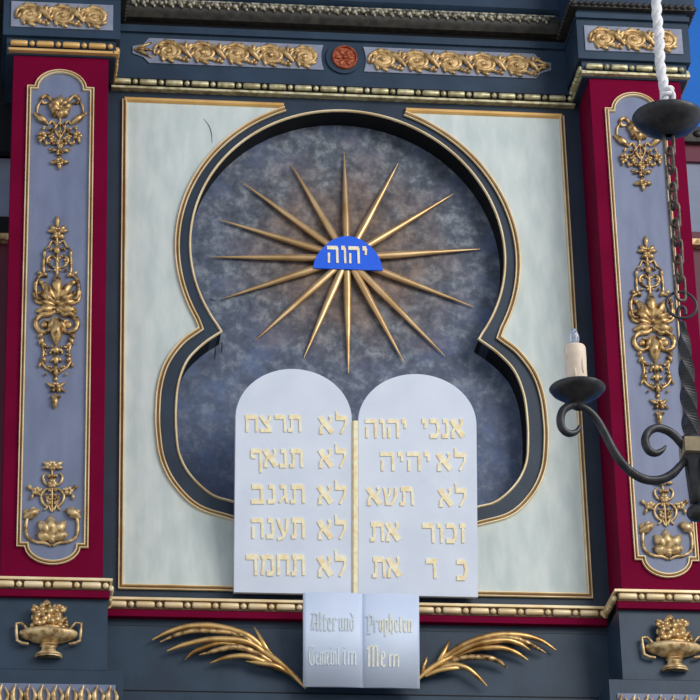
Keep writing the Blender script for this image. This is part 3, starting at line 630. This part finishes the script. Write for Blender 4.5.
# cornice of the middle bay: cove with a carved crest
m = MB(); n = 8
prof = [(.1, 3.14), (-.05, 3.14)] + [(-.05-.03*math.sin(PI/2*i/n), 3.14+.05*i/n) for i in range(n+1)] + [(-.085, 3.195), (-.085, 3.215)]
def xsweep(m, prof, x0, x1):
    k = len(prof); vs = [(x0, y, z) for y, z in prof]+[(x1, y, z) for y, z in prof]
    m.add(vs, [(i, i+k, i+k+1, i+1) for i in range(k-1)]+[tuple(range(k)), tuple(range(k, 2*k))[::-1]])
xsweep(m, prof+[(.1, 3.215)], -1.14, 1.14); m.build('cornice_cove', 'cove', ent)
m = MB(); x = -1.10
while x < 1.10:
    m.ell((x, -.088, 3.206), .016, .012, .017, .5, 8, 5); m.ell((x+.022, -.088, 3.212), .013, .012, .012, -.6, 8, 5); m.ell((x+.012, -.084, 3.190), .008, .01, .012, 0, 6, 4); x += .048
m.tube([(-1.12, -.088, 3.225), (1.12, -.088, 3.225)], .006, 6, ref=(0, 0, 1)); m.build('carved_crest', 'silver', ent)
m = MB(); xsweep(m, [(.1, 3.215), (-.07, 3.215), (-.07, 3.24), (-.10, 3.26), (-.10, 3.42), (.1, 3.42)], -1.16, 1.16); m.build('upper_fascia', 'navy', ent)
# frieze carvings
def frieze_carving(x0, x1, zc, Yf, sgn, name='scroll_carving', hgt=.148, n=5, tip=True):
    bg = MB(); h = hgt/2
    if tip:
        e = x0 if sgn < 0 else x1; o = x1 if sgn < 0 else x0; s = 1 if sgn > 0 else -1
        poly = [(o, zc-h), (e-s*.085, zc-h), (e-s*.055, zc-h*.55), (e, zc-h*.28), (e, zc+h*.28), (e-s*.055, zc+h*.5), (e-s*.085, zc+h), (o, zc+h)]
        # scooped inner end round the rosette
        c0 = []
        for i in range(1, 8):
            t = -1+2*i/8; c0.append((o+s*(.012*(1-t*t)), zc-h*t*-1))
        poly = poly+[(a, b) for a, b in c0[::-1]]
        if s < 0: poly = poly[::-1]
    else: poly = [(x0, zc-h), (x1, zc-h), (x1, zc+h), (x0, zc+h)]
    bg.prism(poly, Yf-.008, Yf+.004); b = bg.build(name, 'frieze_ground', ent)
    lo, hi = (x0+.012, x1-.012)
    if tip:
        if sgn < 0: lo += .085
        else: hi -= .085
    per = (hi-lo)/n; Y = Yf-.012
    for i in range(n):
        m = MB(); cx = lo+per*(i+.5); r = h*.90
        q = []
        for k in range(30):                                     # volute
            a = math.radians(200-k*19.5); rr = r*(1-.027*k); q.append((cx+rr*math.cos(a)*per/(2*h)*.98, Y, zc-.004+rr*math.sin(a)*.95))
        m.tube(q, [.008, .013, .012, .010, .008], 8, fl=1.1)
        m.ell((cx, Y, zc-.004), r*.86, .007, r*.84, 0, 20, 6)
        m.ell((cx, Y-.006, zc-.004), .017, .012, .015)
        for a, l in ((2.5, .055), (3.3, .056), (4.1, .054), (.2, .055), (5.6, .056), (1.0, .056), (1.7, .058), (4.9, .058)): m.ell((cx+math.cos(a)*l, Y-.004, zc-.004+math.sin(a)*l), .022, .009, .010, a+.9, 8, 5)
        for k in range(5):
            a = math.radians(-20+k*72); m.ell((cx+.022*math.cos(a), Y, zc-.004+.019*math.sin(a)), .010, .008, .007, a, 8, 5)
        if i == n-1 and not (tip and sgn > 0): m.build('leaf_scroll', 'gold_frieze', b); continue
        xe = cx+per/2                                           # diagonal stem and upright leaves at the junction
        m.tube(catmull([(xe-.055, Y-.004, zc+.040), (xe-.015, Y-.012, zc+.012), (xe+.03, Y-.008, zc-.04)], 5), [.007, .015, .015, .006], 8)
        for dx, a, l in ((-.02, 2.0, .042), (.0, 1.5, .05), (.018, 1.0, .042)):
            m.tube([(xe+dx*.3, Y, zc+.018), (xe+dx*.8+math.cos(a)*l*.5, Y-.006, zc+.018+math.sin(a)*l*.5), (xe+dx+math.cos(a)*l, Y, zc+.012+math.sin(a)*l)], [.006, .011, .002], 6)
        for dx, dz in ((-.012, -.052), (.01, -.056), (-.002, -.040), (-.03, -.046)): m.ell((xe+dx, Y-.004, zc+dz), .011, .012, .010)
        for a in (.4, 1.3, 2.2, 3.4, 4.4, 5.4): m.ell((cx+math.cos(a)*.042, Y+.002, zc-.004+math.sin(a)*.038), .013, .007, .006, a+1.2, 8, 5)
        m.build('leaf_scroll', 'gold_frieze', b)
    if tip:
        m = MB(); e = x0 if sgn < 0 else x1; s = 1 if sgn > 0 else -1
        for a, z1, z2 in ((.02, .0, .0), (.075, .03, .045), (.075, -.03, -.045)):
            m.tube([(e-s*.10, Y, zc+z2), (e-s*.05, Y-.006, zc+z1*.6), (e-s*.008, Y, zc+z1*.1)], [.004, .010, .002], 8)
        m.ell((e-s*.05, Y-.004, zc), .018, .01, .012); m.build('tip_leaf', 'gold', b)
frieze_carving(-1.098, -.105, 2.967, .0, -1)
frieze_carving(.105, 1.098, 2.967, .0, 1)
m = MB(); yc = [( .0925*math.cos(2*PI*i/32), 2.967+.0925*math.sin(2*PI*i/32)) for i in range(32)]; m.prism(yc, -.012, .0)
ros = m.build('rosette', 'navy', ent)
m = MB(); m.sweep([(.062*math.cos(2*PI*i/28)+.005, 2.967+.065*math.sin(2*PI*i/28)) for i in range(28)], SINGLE(.012, .014), True, y=-.012)
m.prism([(.060*math.cos(2*PI*i/28)+.005, 2.967+.063*math.sin(2*PI*i/28)) for i in range(28)], -.015, -.011)
for i in range(6):
    a = PI/3*i; m.ell((.005+.033*math.cos(a), -.017, 2.967+.034*math.sin(a)), .020, .008, .011, a)
m.ell((.005, -.02, 2.967), .012, .012, .012); q = m.build('medallion', 'red_medal', ros); q['label'] = 'reddish gilt flower medallion'
# middle bead moulding, with returns to the corner blocks
def bead_course(x0, x1, y, zc, parent, r=.0165, mats=('bead_gilt', 'black'), ret=None, back=None):
    m = MB(); m.box(x0, x1, y-.008, y+.011, zc-.026, zc+.030); g_ = m.build('bead_moulding', mats[1], parent)
    m = MB(); beads(m, (x0+.004, y-.016, zc+.004), (x1-.004, y-.016, zc+.004), r)
    m.box(x0-.002, x1+.002, y-.030, y+.01, zc-.041, zc-.029)
    m.build('bead_row', mats[0], g_); return g_
bead_course(-1.205, 1.205, -.012, 2.762, ent)
# corner blocks over the pilasters
for sx in (-1, 1):
    c = PX*sx
    m = MB(); m.box(c-.295, c+.295, -.325, .3, 2.838, 3.10); m.box(c-.275, c+.275, -.30, .3, 2.74, 2.84)
    blk = m.build('corner_block', 'navy', ent)
    m = MB(); beads(m, (c-.262, -.317, 2.796), (c+.262, -.317, 2.796), .0165); m.box(c-.265, c+.265, -.330, -.29, 2.749, 2.762)
    for e in ((-1, 1) if sx > 0 else (1,)):
        beads(m, (c+e*.279, -.30, 2.796), (c+e*.279, -.02, 2.796), .0165); m.box(c+e*.272-.012, c+e*.272+.012, -.33, .0, 2.748, 2.764)
    m.build('bead_row', 'gold_top' if sx < 0 else 'bead_gilt', blk)
    frieze_carving(c-.257, c+.257, 2.957, -.325, 1, n=3, tip=False)
    m = MB(); m.box(c-.30, c+.30, -.345, .3, 3.072, 3.10); m.box(c-.29, c+.29, -.327, .3, 3.10, 3.125)
    m.box(c-.33, c+.33, -.36, .3, 3.155, 3.42); m.build('block_cornice', 'navy', blk)
    m = MB(); m.box(c-.325, c+.325, -.365, .3, 3.125, 3.157)
    x = c-.31
    while x < c+.31: m.ell((x, -.372, 3.142), .016, .014, .013, .5, 8, 5); x += .034
    y = -.35
    while y < 0:
        for e in (-1, 1): m.ell((c+e*.33, y, 3.142), .012, .016, .013, 0, 8, 5)
        y += .034
    m.build('carved_crest', 'cove', blk)

# ------------------------------------------------------------------ predella
pre = thing('predella', 'dark blue base course with gilt bead moulding under the niche', 'base', (0, 0, -.6))
m = MB(); m.box(-1.3, 1.3, .002, .3, -.512, -.185); m.build('base_board', 'navy', pre)
def low_course(x0, x1, y, z, parent, side=()):
    m = MB(); m.box(x0, x1, y-.022, y+.02, z-.060, z-.028); m.box(x0, x1, y-.012, y+.02, z-.028, z+.03)
    o = m.build('red_strip', 'maroon', parent)
    m = MB(); m.box(x0, x1, y-.016, y+.02, z-.022, z+.024); o2 = m.build('bead_ground', 'gold_dark', o)
    m = MB(); beads(m, (x0, y-.019, z+.000), (x1, y-.019, z+.000), .0165); m.box(x0-.001, x1+.001, y-.032, y+.02, z+.021, z+.033)
    for e, xs in side:
        beads(m, (xs+e*.006, y, z), (xs+e*.006, -.03, z), .0165); m.box(min(xs, xs+e*.014), max(xs, xs+e*.014), y-.03, -.02, z+.021, z+.033)
    m.build('bead_row', 'gold_line', o); return o
low_course(-1.205, 1.205, -.02, -.092, pre)
for sx in (-1, 1):
    c = PX*sx
    m = MB(); m.box(c-.262, c+.262, -.29, .25, -.512, -.158); ped = m.build('pedestal', 'navy', pre)
    low_course(c-.268, c+.268, -.295, -.105, ped, side=((-1, c-.268), (1, c+.268)))
    m = MB(); m.box(c-.25, c+.25, -.28, .2, -.160, -.1); m.build('pedestal_neck', 'black', ped)
    m = MB(); m.box(c-.30, c+.30, -.275, .25, -.522, -.510); m.build('painted_shade_strip', 'black', ped)  # undercut shade above the plinth, painted as a black strip
    m = MB(); m.box(c-.335, c+.335, -.315, .25, -.95, -.522)
    pl = m.build('plinth', 'navy', ped)
    m = MB(); m.box(c-.30, c+.30, -.322, -.31, -.70, -.592); fr = m.build('leaf_band', 'inset', ped)
    m = MB(); x = c-.28
    while x < c+.29:
        m.tube(catmull([(x, -.325, -.70), (x-.014, -.332, -.65), (x, -.330, -.600)], 4), [.008, .014, .004], 8)
        m.tube(catmull([(x+.012, -.325, -.70), (x+.028, -.332, -.655), (x+.014, -.330, -.615)], 4), [.006, .010, .003], 8)
        x += .062
    m.build('acanthus_row', 'gold_pale', fr)
m = MB(); m.box(-1.2, 1.2, -.01, .25, -.520, -.508); m.build('painted_shade_strip', 'black', pre)  # black strip for the undercut's shade along the middle plinth
m = MB(); m.box(-1.2, 1.2, -.03, .25, -.95, -.522); m.build('plinth', 'navy', pre)

# ------------------------------------------------------------------ palm branches
def palm(label, stem, leaves, loc):
    root = thing('palm_branch', label, 'palm branch', tuple(at(*loc, -.02)), 'gilt palm branches flanking the open book')
    m = MB(); m.tube(catmull([at(u, v, -.04) for u, v in stem], 5), [.008, .015, .016, .010], 8, fl=.9); m.build('stem', 'palm_gold', root)
    for i, l in enumerate(leaves):
        w = l[0]*1.25/205; pts = l[1]; n = len(pts)
        q = [at(u, v, -.03-.02*math.sin(PI*k/(n-1))-.004*(i % 3)) for k, (u, v) in enumerate(pts)]
        m = MB(); m.tube(catmull(q, 5), [w*.7, w, w*1.1, w*1.05, w*.9, w*.25], 6, fl=.7); m.build('leaf', 'palm_gold' if i % 3 != 1 else 'gold', root)
palm('gilt palm branch curving out to the left of the open book', [(306, 688), (292, 674), (276, 660), (262, 650)],
     [(2.5, [(278, 661), (262, 647), (245, 634), (215, 626), (190, 626), (168, 632), (152, 640)]),
      (2.0, [(262, 648), (235, 634), (210, 631), (192, 631), (176, 635), (160, 642)]),
      (2.4, [(270, 656), (248, 642), (225, 639), (205, 640), (183, 645), (167, 651)]),
      (1.8, [(262, 654), (240, 646), (220, 643), (200, 649), (192, 653), (185, 660)]),
      (2.4, [(272, 662), (252, 651), (235, 647), (218, 650), (199, 655)]),
      (2.2, [(280, 670), (262, 661), (246, 656), (228, 657), (210, 663)]),
      (1.8, [(272, 656), (266, 648), (261, 639), (254, 627)]),
      (1.6, [(262, 650), (250, 641), (240, 634), (229, 626)]),
      (2.2, [(290, 674), (276, 666), (260, 663), (246, 661)])], (300, 682))
palm('gilt palm branch curving out to the right of the open book', [(416, 681), (427, 671), (441, 662), (456, 655)],
     [(2.5, [(432, 668), (450, 653), (470, 642), (495, 635), (520, 635), (540, 640), (556, 650)]),
      (2.0, [(480, 640), (500, 637), (518, 639), (532, 645), (546, 653)]),
      (2.4, [(445, 660), (462, 650), (480, 643), (505, 640), (520, 644), (530, 650)]),
      (2.2, [(450, 659), (468, 651), (485, 648), (503, 648), (517, 653), (528, 660)]),
      (2.2, [(440, 667), (458, 659), (475, 657), (490, 658), (500, 662), (507, 668)]),
      (2.0, [(430, 674), (450, 665), (465, 667), (476, 675), (487, 686)]),
      (1.8, [(434, 668), (440, 659), (445, 650), (450, 639)]),
      (1.4, [(421, 674), (423, 668), (426, 660), (427, 657)]),
      (2.0, [(425, 676), (440, 670), (455, 668), (464, 668)])], (421, 678))

# ------------------------------------------------------------------ side bays
def wing(sx, label, zg0, zg1, zl, tall):
    root = thing('side_bay', label, 'side bay', (sx*2.1, .3, -.9), 'recessed side bays behind the pilasters')
    a, b_ = sorted((sx*1.68, sx*2.7))
    m = MB(); m.box(a, b_, .30, .45, -.9, 2.80); m.build('bay_board', 'dmaroon', root)
    m = MB(); m.box(a, b_, .285, .31, zg0, zg1); m.build('grey_panel', 'greyside', root)
    m = MB(); m.box(a, b_, .26, .31, zg1, zg1+.10); m.build('upper_rail', 'dmaroon' if sx > 0 else 'black', root)
    m = MB(); m.box(a, b_, .26, .31, zl+.035, zg0); m.build('lower_rail', 'dmaroon' if sx > 0 else 'black', root)
    m = MB(); m.box(a, b_, .25, .31, zl, zl+.035); m.build('gilt_line', 'gold_pale', root)
    m = MB(); m.box(a, b_, .22, .45, zg1+.10, zg1+.19)
    x = a
    while x < b_: m.ell((x, .22, zg1+.145), .03, .02, .022, 0, 8, 5); x += .08
    m.build('bay_cornice', 'cove', root)
    if tall:
        m = MB(); m.box(a-.9, b_, .2, .5, zg1, 4.2); m.build('upper_board', 'black', root)
    return root
wing(1, 'recessed maroon side bay with grey panel behind the chain and pilaster', 2.16, 2.58, 2.08, False)
wing(-1, 'recessed dark side bay behind the unobstructed pilaster, only a sliver in view', 2.11, 2.46, 1.975, True)

# ------------------------------------------------------------------ hanging lamp
AY = -5.5
A0 = at(684.5, 345, AY); ax_, ay_ = A0.x, A0.y
def zat(v):  # height of the axis at picture row v
    u = 684.5+(v-345)*.082; return at(u, v, AY).z
lamp = thing('chandelier', 'black wrought-iron hanging lamp with scrolled arms and electric candles', 'chandelier', (ax_, ay_, zat(500)))
Cx = Vector((ax_, ay_, 0))
def C3(z, dx=0, dy=0): return Vector((ax_+dx, ay_+dy, z))
m = MB(); zd = zat(121)
m.lathe((ax_, ay_, zd), [(.012, -.052), (.03, -.05), (.055, -.040), (.085, -.022), (.104, -.002), (.112, .014), (.110, .018), (.1, .012), (.08, -.004), (.05, -.012), (.012, -.014), (.012, .04), (.001, .042)], 40)
m.build('canopy_dish', 'iron', lamp)
m = MB(); z0 = zat(297); z1 = zd-.045
nl = 9; pitch = (z1-z0)/nl
chain = None
for i in range(nl):
    c = z1-pitch*(i+.5); a = .25 if i % 2 == 0 else PI/2+.25; hx, hz = .0165, pitch*.5+.012-.0155; q = []
    for k in range(20):
        t = 2*PI*k/20; x = hx*math.cos(t); z = hx*math.sin(t)+(hz if math.sin(t) >= 0 else -hz)
        q.append(C3(c+z, x*math.cos(a), x*math.sin(a)))
    ref = (-math.sin(a), math.cos(a), 0); mb = MB(); mb.tube(q, 0.0058, 6, ref=ref, closed=True)
    mb.build('chain_link', 'chain', lamp)
m = MB(); zc = zat(305); m.tube([C3(zc+.047*math.sin(2*PI*k/32), .047*math.cos(2*PI*k/32), .004*math.sin(2*PI*k/32)) for k in range(32)], .0048, 8, closed=True); m.build('ring', 'iron', lamp)
m = MB(); zt, zb = zat(322), zat(441); n = 44                      # twisted square stem
pts = [C3(zt+(zb-zt)*i/n) for i in range(n+1)]
m.tube(pts, [.010, .018, .023, .025, .026, .027, .028, .028], 4, ref=(0, 1, 0), tw=.16, sm=False); m.build('twisted_stem', 'iron', lamp)
m = MB(); q = [C3(zt-.01, -.004), C3(zt+.02, -.012), C3(zt+.045, -.010), C3(zt+.052, 0), C3(zt+.045, .010), C3(zt+.025, .010)]; m.tube(catmull(q, 4), .006, 8); m.build('hook', 'iron', lamp)
m = MB(); za, zb2 = zat(457), zat(443)
m.box(ax_-.034, ax_+.034, ay_-.050, ay_+.034, za, zb2); m.build('collar', 'brass', lamp)
m = MB(); m.lathe((ax_, ay_, 0), [(.002, zat(436)), (.034, zat(438)), (.036, zat(443)), (.034, zat(458)), (.028, zat(464)), (.026, zat(475)), (.023, zat(490)), (.019, zat(503)), (.002, zat(504))], 24); m.build('lower_stem', 'iron', lamp)
m = MB(); m.ell(C3(zat(513)), .033, .033, .027, 0, 20, 12); m.build('ball_finial', 'iron', lamp)
AZ = math.radians(196); dirv = Vector((math.cos(AZ), math.sin(AZ), 0)); nrm = Vector((-dirv.y, dirv.x, 0))
def ap(u, v, s=0): return onplane(u, v, C3(0)+nrm*s, nrm)
path = [(686, 459), (680, 466), (673, 473.5), (663, 479), (652, 480.5), (641, 478), (630, 471), (620, 460.5), (612, 448), (605, 434), (598, 421.5), (590, 412), (580, 406), (571, 405.5), (563.5, 410), (560.5, 418.5), (562, 428), (568.5, 433.5), (576, 432), (580.5, 426)]
m = MB(); m.tube(catmull([ap(*p) for p in path], 4), [.010, .0135, .014, .0135, .013, .0125, .012, .0125, .013, .011, .006], 10, ref=tuple(nrm))
arm = m.build('scrolled_arm', 'iron', lamp)
m = MB(); path2 = [(686, 449), (681, 443), (675, 436), (667, 430.5), (657, 428), (649, 431.5), (645, 440), (648, 449.5), (655, 453.5), (662, 450.5), (666, 445.5)]
m.tube(catmull([ap(*p) for p in path2], 4), [.012, .0135, .0135, .013, .0125, .013, .0125, .009, .003], 10, ref=tuple(nrm)); m.build('inner_scroll', 'iron', arm)
pc = ap(577.5, 391)
m = MB(); m.lathe(pc, [(.006, -.062), (.016, -.058), (.014, -.044), (.022, -.036), (.05, -.024), (.075, -.006), (.085, .008), (.082, .012), (.06, .0), (.03, -.006), (.004, -.006)], 36); m.build('drip_pan', 'iron', arm)
ht = (ap(577.5, 347).z-pc.z)
m = MB(); m.lathe(pc, [(.004, -.004), (.031, -.004), (.032, .02), (.0315, ht*.5), (.0325, ht*.7), (.032, ht-.006), (.029, ht), (.016, ht+.001), (.003, ht-.001)], 28)
for a, z, l in ((3.6, ht*.8, .02), (5.2, ht*.5, .03), (4.4, ht*.3, .02), (.3, ht*.62, .02)): m.ell(pc+Vector((.0315*math.cos(a), .0315*math.sin(a), z)), .004, .004, l, 0, 8, 5)
m.build('candle', 'wax', arm)
m = MB(); bz = ht; m.lathe(pc, [(.010, bz), (.012, bz+.008), (.0145, bz+.022), (.0145, bz+.034), (.011, bz+.047), (.006, bz+.057), (.001, bz+.061)], 20); m.build('bulb', 'glass', arm)
m = MB(); m.lathe(pc, [(.008, bz-.001), (.009, bz+.009), (.004, bz+.012), (.0035, bz+.034), (.001, bz+.036)], 12); m.build('bulb_socket', 'frost', arm)
for dg in (-120, 120):
    c = copy_tree(arm, lamp); c.rotation_euler = (0, 0, math.radians(dg-(12 if dg < 0 else 0)))
    if dg < 0:
        for ch in c.children:
            if ch.name.startswith('bulb') and 'socket' not in ch.name:
                mb = MB(); mb.lathe(pc, [(.010, bz), (.016, bz+.01), (.024, bz+.032), (.026, bz+.05), (.021, bz+.075), (.012, bz+.094), (.001, bz+.102)], 20)
                t_ = mb.build('bulb', 'frost', lamp); ch.data = t_.data; bpy.data.objects.remove(t_); ch['label'] = 'larger frosted bulb'
ORG_l = ORG[lamp]
# rope
rope = thing('rope', 'white twisted rope the iron lamp hangs from, knotted at its dish', 'rope', tuple(C3(zat(103))))
zr0, zr1 = zat(104), zat(-60)
for st in range(3):
    m = MB(); n = 90; q = []
    for i in range(n+1):
        t = i/n; z = zr0+(zr1-zr0)*t; a = z*48+st*2*PI/3; w = .004*math.sin(z*9)+.002*math.sin(z*31)
        q.append(C3(z, .0085*math.cos(a)+w-.004, .0085*math.sin(a)))
    m.tube(q, .0092, 7, ref=(0, 1, 0)); m.build('strand', 'rope', rope)
m = MB(); q = []
for i in range(41):
    a = i/40*2*PI*2.5; q.append(C3(zat(100)+i/40*.05, .016*math.cos(a)+.006, .016*math.sin(a)))
m.tube(q, .0085, 7, ref=(0, 0, 1)); m.tube(catmull([C3(zat(90), .01, -.012), C3(zat(96), .022, -.014), C3(zat(103), .022, -.01)], 4), [.008, .008, .006], 7); m.build('knot', 'rope', rope)

# ------------------------------------------------------------------ light
w = bpy.data.worlds.new('world'); sc.world = w; w.use_nodes = True
bg = w.node_tree.nodes['Background']; bg.inputs[0].default_value = (.87, .93, 1.0, 1); bg.inputs[1].default_value = .64
def area(name, loc, target, sx, sy, e, col):
    d = bpy.data.lights.new(name, 'AREA'); d.shape = 'RECTANGLE'; d.size = sx; d.size_y = sy; d.energy = e; d.color = col
    o = bpy.data.objects.new(name, d); COL.objects.link(o); o.location = loc
    o.rotation_euler = (Vector(target)-Vector(loc)).to_track_quat('-Z', 'Y').to_euler(); return o
area('window_light_right', (7, -9, 4.5), (0, 0, 1.2), 6, 5, 740, (1, .97, .93))
sc.view_settings.view_transform = 'Standard'; sc.view_settings.look = 'None'; sc.view_settings.gamma = 1; sc.view_settings.use_curve_mapping = False
sc.view_settings.exposure = 0.22
